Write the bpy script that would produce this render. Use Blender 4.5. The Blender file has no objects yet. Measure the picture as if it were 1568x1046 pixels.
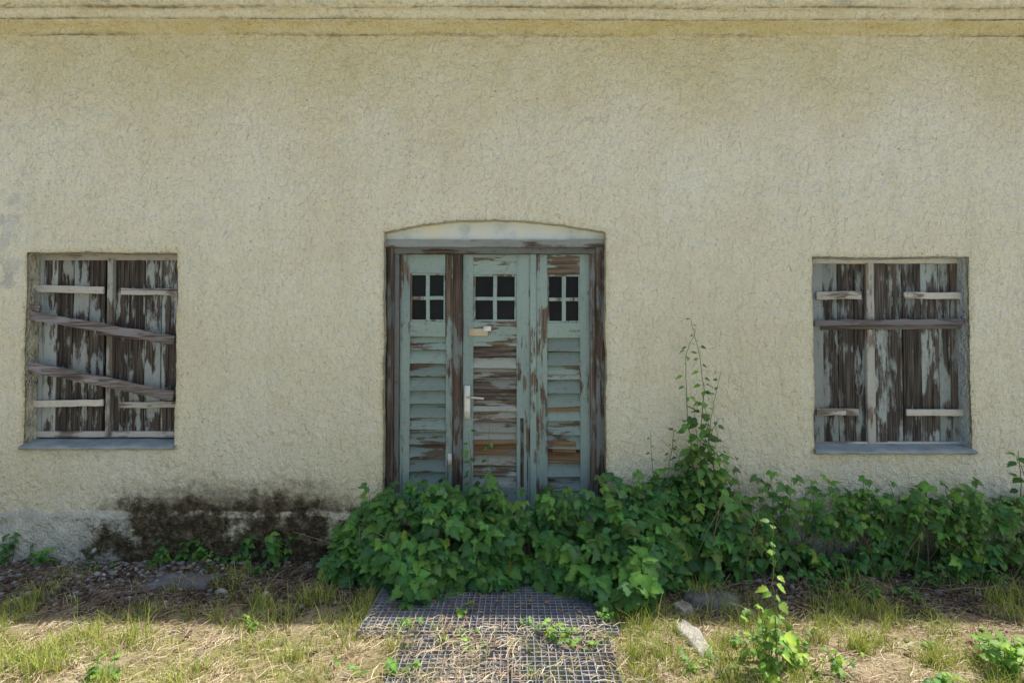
import bpy, math, random
import numpy as np
from mathutils import Vector, noise, Matrix
random.seed(7); rng=np.random.default_rng(7)
S=bpy.context.scene
S.view_settings.view_transform='Standard'; S.view_settings.look='None'; S.view_settings.exposure=0
# ---------------------------------------------------------------- survey helpers
TH=0.0217; CD=3.92; CH=1.6; F=784.0
def _ray(px,py):
    a=(px-784)/F; b=(522.5-py)/F
    return a, b*math.cos(TH)+math.sin(TH), math.cos(TH)-b*math.sin(TH)
def W(px,py,y=0.0):
    a,u,f=_ray(px,py); t=(CD+y)/f
    return a*t, CH+u*t
def P(px,py,y=0.0):
    x,z=W(px,py,y); return Vector((x,y,z))
def G(px,py,z=0.0):
    a,u,f=_ray(px,py); t=(z-CH)/u
    return a*t, -CD+f*t
def ns(x,y,z,s=1.0):
    return noise.noise(Vector((x*s,y*s,z*s)))
def sm(a,b,x):
    if a==b: return float(x>=b)
    t=min(1,max(0,(x-a)/(b-a))); return t*t*(3-2*t)
# ---------------------------------------------------------------- nodes
def newmat(name):
    m=bpy.data.materials.new(name); m.use_nodes=True; nt=m.node_tree; nt.nodes.clear(); return m,nt
def N(nt,typ,ins=None,**props):
    n=nt.nodes.new(typ)
    for k,v in props.items(): setattr(n,k,v)
    for k,v in (ins or {}).items():
        if isinstance(v,bpy.types.NodeSocket): nt.links.new(v,n.inputs[k])
        else:
            if isinstance(v,(tuple,list)) and len(v)==3 and n.inputs[k].type=='RGBA': v=(*v,1)
            n.inputs[k].default_value=v
    return n
def pos(nt): return N(nt,'ShaderNodeNewGeometry').outputs['Position']
def mapv(nt,v,sc): return N(nt,'ShaderNodeMapping',{'Vector':v,'Scale':sc}).outputs[0]
def noi(nt,v,s,d=4,r=.55,dist=0.0): return N(nt,'ShaderNodeTexNoise',{'Vector':v,'Scale':s,'Detail':d,'Roughness':r,'Distortion':dist}).outputs[0]
def mth(nt,op,a,b=0.0,c=None,clamp=False):
    n=N(nt,'ShaderNodeMath',{0:a,1:b},operation=op,use_clamp=clamp)
    return n.outputs[0]
def step(nt,v,a,b):
    return N(nt,'ShaderNodeMapRange',{'Value':v,'From Min':a,'From Max':b},interpolation_type='SMOOTHSTEP').outputs[0]
def ramp(nt,f,stops):
    n=N(nt,'ShaderNodeValToRGB',{0:f}); cr=n.color_ramp
    while len(cr.elements)<len(stops): cr.elements.new(.5)
    for e,(p,c) in zip(cr.elements,stops): e.position=p; e.color=(*c,1)
    return n.outputs[0]
def mix(nt,f,a,b,mode='MIX'):
    return N(nt,'ShaderNodeMixRGB',{0:f,1:a,2:b},blend_type=mode).outputs[0]
def attr(nt,name='Col'):
    a=N(nt,'ShaderNodeAttribute'); a.attribute_name=name
    s=N(nt,'ShaderNodeSeparateColor',{0:a.outputs['Color']})
    return a.outputs['Color'],s.outputs[0],s.outputs[1],s.outputs[2],a.outputs['Alpha']
def out(nt,col,rough=.8,height=None,bd=.01,bs=1.0,metal=0.0,spec=.3):
    b=N(nt,'ShaderNodeBsdfPrincipled',{'Base Color':col,'Roughness':rough,'Metallic':metal,'Specular IOR Level':spec})
    if height is not None:
        bp=N(nt,'ShaderNodeBump',{'Height':height,'Distance':bd,'Strength':bs}); nt.links.new(bp.outputs[0],b.inputs['Normal'])
    o=N(nt,'ShaderNodeOutputMaterial',{'Surface':b.outputs[0]}); return b

def mat_stucco():
    m,nt=newmat('roughcast_plaster'); p=pos(nt)
    _,och,dirt,pat,_=attr(nt,'Col'); _,moss,flake,revl,_=attr(nt,'Col2')
    n1=noi(nt,p,.9,4,.6); n2=noi(nt,p,6,4,.6); n3=noi(nt,p,45,3,.6)
    c=ramp(nt,n1,[(.3,(.75,.72,.54)),(.5,(.80,.785,.635)),(.7,(.81,.80,.68))])
    c=mix(nt,mth(nt,'MULTIPLY',step(nt,n2,.35,.75),.30),c,(.69,.65,.46))
    st=noi(nt,mapv(nt,p,(3.0,1,.35)),2.2,4,.65)
    c=mix(nt,mth(nt,'MULTIPLY',step(nt,st,.45,.75),.32),c,(.62,.60,.48))
    of=mth(nt,'MULTIPLY',och,mth(nt,'ADD',n2,.45),clamp=True)
    c=mix(nt,of,c,(.62,.54,.28))
    df=step(nt,mth(nt,'ADD',dirt,mth(nt,'MULTIPLY',mth(nt,'SUBTRACT',noi(nt,p,14,5,.7),.5),1.3)),.25,1.0)  # on the cornice this channel also carries painted shade lines
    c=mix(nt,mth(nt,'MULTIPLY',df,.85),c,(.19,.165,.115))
    pf=step(nt,mth(nt,'ADD',pat,mth(nt,'MULTIPLY',mth(nt,'SUBTRACT',n2,.5),1.2)),.42,.62)
    pc=ramp(nt,noi(nt,p,5,4,.65),[(.35,(.42,.43,.41)),(.6,(.64,.66,.62))])
    c=mix(nt,mth(nt,'MULTIPLY',pf,.7),c,pc)
    mn=mth(nt,'SUBTRACT',noi(nt,p,7,6,.7),.5)
    mf=step(nt,mth(nt,'ADD',moss,mth(nt,'MULTIPLY',mn,1.7)),.22,.66)
    mf=mth(nt,'MULTIPLY',mf,step(nt,moss,.04,.22))
    mc=ramp(nt,noi(nt,p,16,6,.7),[(.3,(.024,.021,.014)),(.5,(.078,.064,.040)),(.72,(.24,.205,.145))])
    c=mix(nt,mf,c,mc)
    ff=step(nt,mth(nt,'ADD',flake,mth(nt,'MULTIPLY',mth(nt,'SUBTRACT',noi(nt,p,10,6,.7),.5),1.8)),.58,.68)
    ff=mth(nt,'MULTIPLY',ff,step(nt,flake,.02,.12))
    c=mix(nt,ff,c,(.70,.70,.66))
    pit=step(nt,n3,.30,.42)
    c=mix(nt,mth(nt,'MULTIPLY',mth(nt,'SUBTRACT',1.0,pit),.5),c,(.36,.31,.19))
    vo=N(nt,'ShaderNodeTexVoronoi',{'Vector':p,'Scale':4.5}).outputs['Distance']
    pk=mth(nt,'SUBTRACT',1.0,step(nt,vo,.025,.045))
    c=mix(nt,mth(nt,'MULTIPLY',pk,.6),c,(.2,.15,.1))
    c=mix(nt,mth(nt,'MULTIPLY',revl,.85),c,mix(nt,step(nt,n2,.4,.65),(.42,.49,.53),(.60,.66,.68)))
    wv=mapv(nt,p,(1,1,.7))
    b1=noi(nt,wv,30,2,.55,.5); b2=noi(nt,p,85,1,.6); b3=noi(nt,wv,12,1,.5)
    h=mth(nt,'ADD',mth(nt,'MULTIPLY',b1,1.15),mth(nt,'MULTIPLY',b2,.40))
    h=mth(nt,'ADD',h,mth(nt,'MULTIPLY',b3,1.0))
    out(nt,c,.95,h,.032,1.0,spec=.1); return m

def mat_peel(name,paint,wood1,wood2,th,axis='z',paint2=None,scale=12,spec=.25,soft=.04,dirt=.5):
    m,nt=newmat(name); p=pos(nt); _,r,g,b,_=attr(nt,'Col')
    off=N(nt,'ShaderNodeCombineXYZ',{0:mth(nt,'MULTIPLY',r,7.0),1:mth(nt,'MULTIPLY',g,9.0),2:mth(nt,'MULTIPLY',r,5.0)}).outputs[0]
    p=N(nt,'ShaderNodeVectorMath',{0:p,1:off},operation='ADD').outputs[0]
    sc={'z':(1,1,.22),'x':(.22,1,1)}[axis]; sg={'z':(1,1,.03),'x':(.03,1,1)}[axis]
    v=mapv(nt,p,sc)
    n=noi(nt,v,scale,8,.68); nl=noi(nt,p,3.0,3,.5); gr=noi(nt,mapv(nt,p,sg),90,4,.6); g2=noi(nt,mapv(nt,p,sg),28,4,.6)
    f=mth(nt,'ADD',n,mth(nt,'MULTIPLY',mth(nt,'SUBTRACT',nl,.5),.5))
    f=mth(nt,'ADD',f,mth(nt,'MULTIPLY',mth(nt,'SUBTRACT',g2,.5),.35))
    f=mth(nt,'ADD',f,mth(nt,'MULTIPLY',mth(nt,'SUBTRACT',g,.5),.16))
    msk=step(nt,f,th-soft,th+soft)
    wc=ramp(nt,gr,[(.25,tuple(x*.25 for x in wood1)),(.45,wood1),(.72,wood2)])
    pc=mix(nt,step(nt,noi(nt,v,5,5,.6),.35,.7),paint,paint2 or tuple(x*.72 for x in paint))
    pc=mix(nt,mth(nt,'MULTIPLY',step(nt,gr,.58,.72),dirt*.6),pc,tuple(x*.35 for x in paint))
    pc=mix(nt,mth(nt,'MULTIPLY',step(nt,noi(nt,p,30,6,.7),.5,.75),dirt),pc,tuple(x*.6 for x in wood2))
    c=mix(nt,msk,wc,pc)
    c=mix(nt,1.0,c,ramp(nt,b,[(0,(.68,.68,.68)),(1,(1.1,1.1,1.1))]),'MULTIPLY')
    crack=mth(nt,'SUBTRACT',1.0,step(nt,g2,.28,.36))
    c=mix(nt,mth(nt,'MULTIPLY',crack,.8),c,(.015,.012,.01))
    h=mth(nt,'ADD',mth(nt,'MULTIPLY',msk,.5),mth(nt,'MULTIPLY',gr,.6)); h=mth(nt,'SUBTRACT',h,mth(nt,'MULTIPLY',crack,.8))
    out(nt,c,.75,h,.003,.9,spec=spec); return m

def mat_simple(name,c1,c2,sc=10,rough=.7,bd=.004,metal=0.0,spec=.3,c3=None):
    m,nt=newmat(name); p=pos(nt); n=noi(nt,p,sc,6,.65)
    st=[(.3,c1),(.68,c2)] if c3 is None else [(.3,c1),(.5,c2),(.7,c3)]
    out(nt,ramp(nt,n,st),rough,noi(nt,p,sc*4,4,.6),bd,.8,metal,spec); return m

def mat_leaf(name,trans=.3,rough=.5,spec=.35,detail=True):
    m,nt=newmat(name); col=attr(nt,'Col')[0]; c=col
    ins={'Roughness':rough,'Specular IOR Level':spec}
    if detail:
        p=pos(nt)
        c=mix(nt,mth(nt,'MULTIPLY',step(nt,noi(nt,p,70,3,.6),.45,.7),.35),col,mix(nt,1.0,col,(.6,.62,.5),'MULTIPLY'))
        bp=N(nt,'ShaderNodeBump',{'Height':noi(nt,p,120,1,.5),'Distance':.002,'Strength':.5});ins['Normal']=bp.outputs[0]
    ins['Base Color']=c
    b=N(nt,'ShaderNodeBsdfPrincipled',ins)
    if trans>0:
        t=N(nt,'ShaderNodeBsdfTranslucent',{'Color':mix(nt,1.0,c,(1.5,1.6,.7),'MULTIPLY')})
        mx=N(nt,'ShaderNodeMixShader',{0:trans,1:b.outputs[0],2:t.outputs[0]})
        N(nt,'ShaderNodeOutputMaterial',{'Surface':mx.outputs[0]})
    else: N(nt,'ShaderNodeOutputMaterial',{'Surface':b.outputs[0]})
    return m

def mat_ground():
    m,nt=newmat('dry_soil_and_turf'); p=pos(nt)
    s=N(nt,'ShaderNodeSeparateXYZ',{0:p}); yy=mth(nt,'MULTIPLY',s.outputs[1],-1.0)
    n1=noi(nt,p,3.5,5,.65); n2=noi(nt,p,30,6,.7); n3=noi(nt,mapv(nt,p,(1,3,1)),110,4,.6)
    soil=ramp(nt,n2,[(.3,(.030,.024,.020)),(.5,(.095,.072,.055)),(.7,(.22,.175,.14))])
    straw=ramp(nt,n3,[(.3,(.22,.165,.10)),(.5,(.54,.43,.27)),(.7,(.72,.62,.44))])
    far=step(nt,yy,.6,1.0)
    f=step(nt,mth(nt,'ADD',n1,mth(nt,'MULTIPLY',far,.30)),.53,.66)
    c=mix(nt,f,soil,straw)
    gf=mth(nt,'MULTIPLY',step(nt,noi(nt,p,2.2,5,.6),.42,.6),step(nt,yy,.5,1.2))
    c=mix(nt,mth(nt,'MULTIPLY',gf,.6),c,(.27,.29,.07))
    bounce=step(nt,mth(nt,'ADD',yy,n1),3.4,3.9)
    c=mix(nt,bounce,c,ramp(nt,n2,[(.3,(.48,.455,.39)),(.7,(.68,.645,.56))]))  # unseen pale ground, added to bounce sunlight onto the front wall
    out(nt,c,.95,mth(nt,'ADD',n2,mth(nt,'MULTIPLY',n3,.4)),.02,1.0,spec=.1); return m

M_ST=mat_stucco()
M_DOOR=mat_peel('door_paint_teal',(.30,.40,.36),(.11,.08,.055),(.28,.22,.17),.405,'x',(.25,.33,.31),12,dirt=.55)
M_DOORV=mat_peel('door_stile_paint_teal',(.31,.41,.38),(.11,.08,.055),(.28,.22,.17),.395,'z',(.24,.32,.31),12,dirt=.5)
M_DOORP=mat_peel('door_slat_peeled',(.37,.41,.38),(.12,.09,.065),(.34,.29,.24),.475,'x',(.38,.38,.33),9)
M_POST=mat_peel('door_post_peeled',(.24,.28,.27),(.075,.052,.04),(.20,.145,.11),.54,'z',(.2,.22,.22),10)
M_FRAME=mat_peel('door_frame_paint',(.18,.21,.21),(.10,.075,.06),(.22,.175,.145),.48,'z',(.24,.25,.24),9)
M_LINT=mat_peel('door_lintel_paint',(.27,.30,.29),(.085,.065,.05),(.22,.18,.145),.51,'x',(.2,.21,.21),9)
M_BARE=mat_peel('bare_wood',(.2,.17,.13),(.19,.11,.055),(.36,.24,.13),.62,'x',None,10)
M_SHUT=mat_peel('shutter_boards_flaked',(.34,.40,.40),(.045,.038,.033),(.17,.14,.115),.53,'z',(.42,.43,.40),15,soft=.05)
M_SHUT2=mat_peel('shutter_boards_faded',(.38,.43,.42),(.055,.048,.043),(.19,.165,.14),.52,'z',(.29,.36,.36),14,soft=.06)
M_STRAP=mat_peel('white_batten',(.60,.59,.54),(.18,.15,.12),(.38,.34,.29),.40,'x',(.50,.49,.44),9)
M_STRAPV=mat_peel('white_post',(.55,.56,.52),(.18,.15,.12),(.38,.34,.29),.40,'z',(.46,.46,.42),9)
M_PLANK=mat_peel('grey_plank',(.30,.285,.31),(.12,.105,.10),(.34,.31,.31),.56,'x',(.22,.21,.235),12)
M_WFR=mat_peel('window_frame_blue',(.31,.36,.36),(.11,.085,.065),(.26,.21,.17),.45,'z',(.37,.41,.40),10)
M_SILL=mat_simple('sill_blue_paint',(.20,.25,.27),(.36,.42,.44),9,.6,.003)
M_TYMP=mat_simple('lintel_plaster_pale',(.40,.46,.46),(.62,.68,.66),4,.9,.006,spec=.1,c3=(.70,.69,.55))
M_GLASS=mat_simple('dark_dusty_glass',(.004,.005,.006),(.014,.016,.017),3,.35,.0005,spec=.18)
M_STEEL=mat_simple('handle_aluminium',(.66,.66,.60),(.80,.80,.76),20,.4,.0005,metal=.2)
M_TAN=mat_simple('tan_label',(.5,.43,.27),(.62,.56,.4),20,.7)
M_ZINC=mat_simple('galvanised_grate',(.17,.185,.215),(.37,.39,.43),14,.6,.001,metal=.25,c3=(.28,.22,.18))
M_STONE=mat_simple('weathered_stone',(.22,.20,.18),(.44,.41,.38),9,.95,.02,spec=.1,c3=(.62,.60,.56))
M_SLATE=mat_simple('dark_slab',(.10,.10,.115),(.22,.215,.23),9,.85,.01,spec=.2)
M_SOFF=mat_peel('soffit_wood',(.4,.39,.33),(.16,.14,.11),(.36,.32,.26),.45,'x',None,9)
M_TILE=mat_simple('roof_tile',(.12,.06,.04),(.26,.13,.09),8,.9)
M_LEAF=mat_leaf('bramble_leaf',.30); M_GRASS=mat_leaf('grass_blade',.25,.6,.2,False); M_STRAW=mat_leaf('straw',0,.8,.1,False); M_STEM=mat_leaf('plant_stem',0,.7,.2,False)
M_GROUND=mat_ground()
M_PEB=mat_leaf('pebble',.0,.9,.15)
# ---------------------------------------------------------------- objects
def empty(name):
    o=bpy.data.objects.new(name,None); S.collection.objects.link(o); return o
def addobj(name,me,mats,parent=None):
    for m in mats: me.materials.append(m)
    o=bpy.data.objects.new(name,me); S.collection.objects.link(o)
    if parent: o.parent=parent
    return o
def np_mesh(name,V,Q,cols,mats,parent=None,smooth=False,k=4):
    V=np.asarray(V,dtype=np.float32).reshape(-1,3); Q=np.asarray(Q,dtype=np.int32).reshape(-1,k)
    me=bpy.data.meshes.new(name); me.vertices.add(len(V)); me.vertices.foreach_set('co',V.ravel())
    me.loops.add(Q.size); me.loops.foreach_set('vertex_index',Q.ravel())
    me.polygons.add(len(Q)); me.polygons.foreach_set('loop_start',np.arange(0,Q.size,k,dtype=np.int32))
    me.update(calc_edges=True); me.validate()
    for nm,c in cols.items():
        a=me.color_attributes.new(nm,'FLOAT_COLOR','POINT'); c=np.asarray(c,dtype=np.float32)
        if c.shape[1]==3: c=np.hstack([c,np.ones((len(c),1),dtype=np.float32)])
        a.data.foreach_set('color',c.ravel())
    if smooth: me.polygons.foreach_set('use_smooth',np.ones(len(Q),dtype=bool))
    return addobj(name,me,mats,parent)
class Part:
    def __init__(s): s.v=[];s.f=[];s.c=[];s.m=[]
    def board(s,p0,p1,w,t,m=0,nrm=(0,-1,0),c=.003,n=None,wob=.0012,tone=None):
        p0=Vector(p0);p1=Vector(p1);d=p1-p0;L=d.length;d.normalize()
        nr=Vector(nrm);nr=(nr-d*nr.dot(d)).normalized();sd=d.cross(nr)
        n=n or max(2,int(L/.06)); c=min(c,w*.3,t*.3)
        a=w/2;b=t/2;prof=[(a,b-c),(a-c,b),(-a+c,b),(-a,b-c),(-a,-b+c),(-a+c,-b),(a-c,-b),(a,-b+c)]
        col=(random.random(),random.random(),random.random() if tone is None else tone,1)
        o=random.random()*50; base=len(s.v)
        for i in range(n+1):
            q=p0+d*(L*i/n); k=noise.noise(Vector((o,i*L/n*7,0)))*wob*2; k2=noise.noise(Vector((o,i*L/n*5,9)))*wob*2
            for j,(x,y) in enumerate(prof):
                e=noise.noise(Vector((o+j*3,i*L/n*16,3)))*wob*1.3
                s.v.append(q+sd*(x+k+(e if x>0 else -e))+nr*(y+k2)); s.c.append(col)
        for i in range(n):
            for j in range(8):
                A=base+i*8+j;B=base+i*8+(j+1)%8
                s.f.append((A,B,B+8,A+8)); s.m.append(m)
        s.f.append(tuple(base+j for j in range(7,-1,-1)));s.m.append(m)
        s.f.append(tuple(base+n*8+j for j in range(8)));s.m.append(m)
    def rect(s,px0,px1,py0,py1,y,t,m=0,vert=None,**k):
        x0,z0=W((px0),(py1),y);x1,z1=W((px1),(py0),y)
        if vert is None: vert=(z1-z0)>(x1-x0)
        if vert: s.board(((x0+x1)/2,y+t/2,z0),((x0+x1)/2,y+t/2,z1),x1-x0,t,m,**k)
        else: s.board((x0,y+t/2,(z0+z1)/2),(x1,y+t/2,(z0+z1)/2),z1-z0,t,m,**k)
    def poly(s,pts,m=0,col=(.5,.5,.5,1)):
        b=len(s.v); s.v+= [Vector(p) for p in pts]; s.c+=[col]*len(pts); s.f.append(tuple(range(b,b+len(pts))));s.m.append(m)
    def tube(s,pts,r0,r1,col=(.1,.12,.05,1),k=5,m=0):
        b=len(s.v);n=len(pts)
        for i,p in enumerate(pts):
            p=Vector(p);d=(Vector(pts[min(i+1,n-1)])-Vector(pts[max(i-1,0)])).normalized()
            u=d.orthogonal().normalized();w=d.cross(u);r=r0+(r1-r0)*i/(n-1)
            for j in range(k):
                a=2*math.pi*j/k; s.v.append(p+u*math.cos(a)*r+w*math.sin(a)*r);s.c.append(col)
        for i in range(n-1):
            for j in range(k):
                A=b+i*k+j;B=b+i*k+(j+1)%k;s.f.append((A,B,B+k,A+k));s.m.append(m)
    def make(s,name,mats,parent=None,smooth=False):
        me=bpy.data.meshes.new(name);me.from_pydata([tuple(v) for v in s.v],[],s.f);me.update()
        a=me.color_attributes.new('Col','FLOAT_COLOR','POINT');a.data.foreach_set('color',np.array(s.c,dtype=np.float32).ravel())
        me.polygons.foreach_set('material_index',s.m)
        if smooth: me.polygons.foreach_set('use_smooth',[True]*len(s.f))
        return addobj(name,me,mats,parent)

house=empty('old_house')
def opening(a,b,c,d):
    (xa,za),(xb,zb)=W(*a),W(*b);(xc,zc),(xd,zd)=W(*c),W(*d)
    return ((xa+xd)/2,(xb+xc)/2,(zc+zd)/2,(za+zb)/2)
LW=opening((40,386),(270,386),(267,683),(34,683))
RW=opening((1246,393),(1485,393),(1490,690),(1247,690))
DO=opening((588,354),(930,356),(926,800),(586,800))
RISE=W(760,337)[1]-DO[3]
ZPL=W(100,784)[1]
ZTOP=4.06
def lines(bps,fine,lo,hi,coarse=.3):
    o=[]
    bps=sorted(set(bps))
    for a,b in zip(bps[:-1],bps[1:]):
        s=fine if (a>=lo-1e-6 and b<=hi+1e-6) else coarse
        n=max(1,int(math.ceil((b-a)/s))); o+= [a+(b-a)*i/n for i in range(n)]
    o.append(bps[-1]); return o
xs=lines([-7.5,-4.25,LW[0],LW[1],DO[0],DO[1],RW[0],RW[1],4.25,7.5],.021,-4.25,4.25)
zs=lines([-.3,-.06,ZPL-.012,ZPL+.004,LW[2],LW[3],RW[2],RW[3],DO[2],DO[3],ZTOP],.021,-.1,5)
def wobble(x,z):
    return ns(x,7,z,3.2)*.010+ns(x,3,z,11)*.005+ns(x,6,z,27)*.003, ns(x,17,z,3.2)*.009+ns(x,13,z,11)*.005+ns(x,16,z,27)*.003+(ns(x,19,z,5)*.03*(1-sm(0,.12,abs(z-ZPL))) if x<1 else 0)
def archlift(x,z):
    c=(DO[0]+DO[1])/2;hw=(DO[1]-DO[0])/2;t=(x-c)/hw
    a=RISE*max(0,1-t*t) if abs(t)<1 else 0
    if z>=DO[3]: f=1-sm(0,.7,z-DO[3])
    else: f=max(0,1-(DO[3]-z)/.5)
    return a*f
def rectdist(x,z,R):
    return math.hypot(max(R[0]-x,0,x-R[1]),max(R[2]-z,0,z-R[3]))
def wallmasks(x,z):
    n=ns(x,0,z,1.7);n2=ns(x,5,z,5);n3=ns(x,21,z,2.2)
    och=.05+.62*sm(3.0,4.1,z+.25*n)+.14*n
    for R in (LW,RW,DO):
        och+= .35*(1-sm(0,.05,rectdist(x,z,R)))
    och+=.22*sm(1.0,.4,z)*(.5+n)
    if x>2.5: och-=.15
    dirt=.12*(1-sm(.4,1.3,z))+ (.80*(1-sm(ZPL,ZPL+.50+.3*n,z)))*sm(-3.45,-2.5,x+.3*n)*(1-sm(-1.6,-.9,x))
    dirt+=.25*(1-sm(ZPL,ZPL+.15,z))
    for R in (LW,RW):
        if R[0]-.05<x<R[1]+.05 and z<R[2]: dirt+=.26*(1-sm(0,.35,R[2]-z))
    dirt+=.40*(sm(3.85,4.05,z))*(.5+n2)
    pat=.50*(1-sm(-3.78,-3.6,x+.12*n2))*sm(1.9,2.1,z)*(1-sm(2.9,3.2,z))
    if x>1.0: pat+=.5*sm(2.2,4.2,x)*(1-sm(.5,.9,z))+.15*(1-sm(.4,1.0,z))
    pat+=.55*(1-sm(0,.05,abs(x-DO[1]-.04)))*(1-sm(.7,1.1,z))*(x>DO[1])
    xe=sm(-3.35,-2.75,x+.3*n3)*(1-sm(-1.6,-.95,x+.35*n3))
    if z<ZPL+.01:
        pat=.70 if (x<-2.9 or x>1) else .25
        moss=xe*(.80+.45*n2+.25*n3); moss=max(moss,.10)
        if z>ZPL-.035: moss-=.24
        fl=.22+.25*sm(-1.75,-1.35,x+.2*n3)*(x<0)+.22*(x<-2.8)-.08*xe
        dirt=.42
    else:
        moss=.72*(1-sm(0,.19+.22*n3+.08*n2,z-ZPL))*xe; fl=.14*(1-sm(.2,.4,z-ZPL))
    return (och,max(0,dirt),pat,1),(moss,fl,0,1)
V=[];C=[];C2=[];idx={}
def wy(x,z):
    y=ns(x,1,z,1.3)*.010+ns(x,2,z,6)*.004+ns(x,4,z,17)*.0028
    for R in (LW,RW,DO):
        d=rectdist(x,max(z-(archlift(x,z) if R is DO else 0),-9),R)
        if d<.04: y+=.010*(1-d/.04)**2
    if z<ZPL-.002:
        e=.030*(1-sm(-1.6,-1.2,x)*(1-sm(0.8,1.2,x)))
        e-=.022*sm(-3.2,-2.8,x+.2*ns(x,9,z,3))*(1-sm(-1.8,-1.4,x))
        y-= e+ns(x,8,z,9)*.016
    return y
for j,z in enumerate(zs):
    for i,x in enumerate(xs):
        dx,dz=wobble(x,z)
        if j==0 or j==len(zs)-1: dz=0
        idx[(i,j)]=len(V); V.append((x+dx,wy(x,z),z+dz+archlift(x,z)))
        a,b=wallmasks(x,z);C.append(a);C2.append(b)
Q=[]
def inside(x,z):
    return any(R[0]<x<R[1] and R[2]<z<R[3] for R in (LW,RW,DO))
for j in range(len(zs)-1):
    for i in range(len(xs)-1):
        if inside((xs[i]+xs[i+1])/2,(zs[j]+zs[j+1])/2): continue
        Q.append((idx[i,j],idx[i+1,j],idx[i+1,j+1],idx[i,j+1]))
def near(l,v): return min(range(len(l)),key=lambda k:abs(l[k]-v))
for R,tag in ((LW,'L'),(RW,'R'),(DO,'D')):
    i0,i1,j0,j1=near(xs,R[0]),near(xs,R[1]),near(zs,R[2]),near(zs,R[3])
    loop=[(i0,j) for j in range(j0,j1)]+[(i,j1) for i in range(i0,i1)]+[(i1,j) for j in range(j1,j0,-1)]+[(i,j0) for i in range(i1,i0,-1)]
    prev=[idx[k] for k in loop]; base=list(prev)
    for st in range(1,8):
        cur=[]
        for k,b in zip(loop,base):
            x,y,z=V[b]; d=.03*st; nn=ns(x*1.0,d*3,z,9)*.004
            cur.append(len(V)); V.append((x+nn,y+d,z+nn))
            if tag=='L': C.append((.3,.62,.2,1));C2.append((.18,.0,.15,1))
            elif tag=='R': C.append((.0,.1,.8,1));C2.append((.0,.2,1 if st>1 else .5,1))
            else: C.append((.75,.35,.1,1));C2.append((.1,.1,.35 if k[0] in (i0,i1) else 0,1))
        n=len(loop)
        for a in range(n):
            b=(a+1)%n; Q.append((prev[a],prev[b],cur[b],cur[a]))
        prev=cur
np_mesh('front_wall',V,Q,{'Col':C,'Col2':C2},[M_ST],house,True)
pt=Part()
for a,b,c,d in (((-7.5,0,-.3),(-7.5,8,-.3),(-7.5,8,4.4),(-7.5,0,4.4)),((7.5,0,-.3),(7.5,8,-.3),(7.5,8,4.4),(7.5,0,4.4)),((-7.5,8,-.3),(7.5,8,-.3),(7.5,8,4.4),(-7.5,8,4.4)),
    ((-7.5,.3,.1),(7.5,.3,.1),(7.5,8,.1),(-7.5,8,.1)),((-7.5,0.01,4.42),(7.5,0.01,4.42),(7.5,8,4.42),(-7.5,8,4.42))):
    pt.poly([a,b,c,d],0,(.2,.1,0,1))
pt.poly([(-7.5,0,4.4),(-7.5,8,4.4),(-7.5,4,7.4)],0);pt.poly([(7.5,0,4.4),(7.5,8,4.4),(7.5,4,7.4)],0)
pt.make('side_walls',[M_ST],house)
prof=[(.012,-.03,.4,.3),(-.004,-.012,.5,.75),(-.022,-.008,.9,.6),(-.030,.015,1.1,.15),(-.048,.045,1.1,.1),(-.072,.060,1.0,.15),(-.076,.066,.6,.95),(-.077,.070,.5,.95),(-.090,.071,.4,.5),(-.094,.100,.35,.1),(-.098,.125,.35,.2),(-.118,.128,.4,.8),(-.122,.134,.4,.9),(-.150,.140,.25,.25),(-.165,.165,.2,.15),(-.17,.19,.2,.3),(-.195,.193,.1,.95),(-.20,.205,.1,.6),(-.20,.27,.1,.3),(.05,.30,.1,.3)]  # last column: grime, with shade lines painted in on the dark lip rows
cx=[-7.5+ .03*i for i in range(501)]
V=[];Q=[];C=[];C2=[]
for i,x in enumerate(cx):
    for j,(y,z,oc,grime_shade) in enumerate(prof):
        w=ns(x,j*.15,0,2.0)*.007+ns(x,j*.5,4,14)*.005
        V.append((x,y+w,ZTOP+z+w*.7+ns(x,0,3,.8)*.012-.0012*x))
        C.append((oc*.9+.3*ns(x,j*.4,1,2.5),grime_shade*(.7+.5*ns(x,j,3,1.5))+.35*ns(x,j*.6,9,4),(.42 if j>12 else .1)+.25*ns(x,j,7,3),1));C2.append((.03,.02,0,1))
n=len(prof)
for i in range(len(cx)-1):
    for j in range(n-1): Q.append((i*n+j,(i+1)*n+j,(i+1)*n+j+1,i*n+j+1))
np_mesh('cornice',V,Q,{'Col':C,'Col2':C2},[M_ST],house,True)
pt=Part()
for k in range(3):
    y0=-.19-.075*k
    pt.board((-7.6,y0-.035,4.345),(7.6,y0-.035,4.345),.072,.02,0,nrm=(0,0,1),n=60)
pt.make('eaves_soffit',[M_SOFF],house)
V=[];Q=[];C=[]
rx=np.linspace(-7.7,7.7,620);ry=[0,.25,.5,1.0,2.0,4.45]
for x in rx:
    yy=-.42+.016*x
    for r in ry:
        V.append((x,yy+r,4.40+r*.72+.012*math.sin(x*2*math.pi/.22)+.005*ns(x,r,0,5)))
    V.append((x,yy,4.37))
    C+= [(.5,.5,.5)]*(len(ry)+1)
n=len(ry)+1
for i in range(len(rx)-1):
    for j in range(len(ry)-1): Q.append((i*n+j,(i+1)*n+j,(i+1)*n+j+1,i*n+j+1))
    Q.append((i*n,(i+1)*n,(i+1)*n+n-1,i*n+n-1))
np_mesh('roof_tiles_front',V,Q,{'Col':C},[M_TILE],house)
pt=Part();pt.poly([(-7.7,4.05,7.55),(7.7,4.05,7.55),(7.7,8.4,4.4),(-7.7,8.4,4.4)]);pt.make('roof_back',[M_TILE],house)

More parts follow.
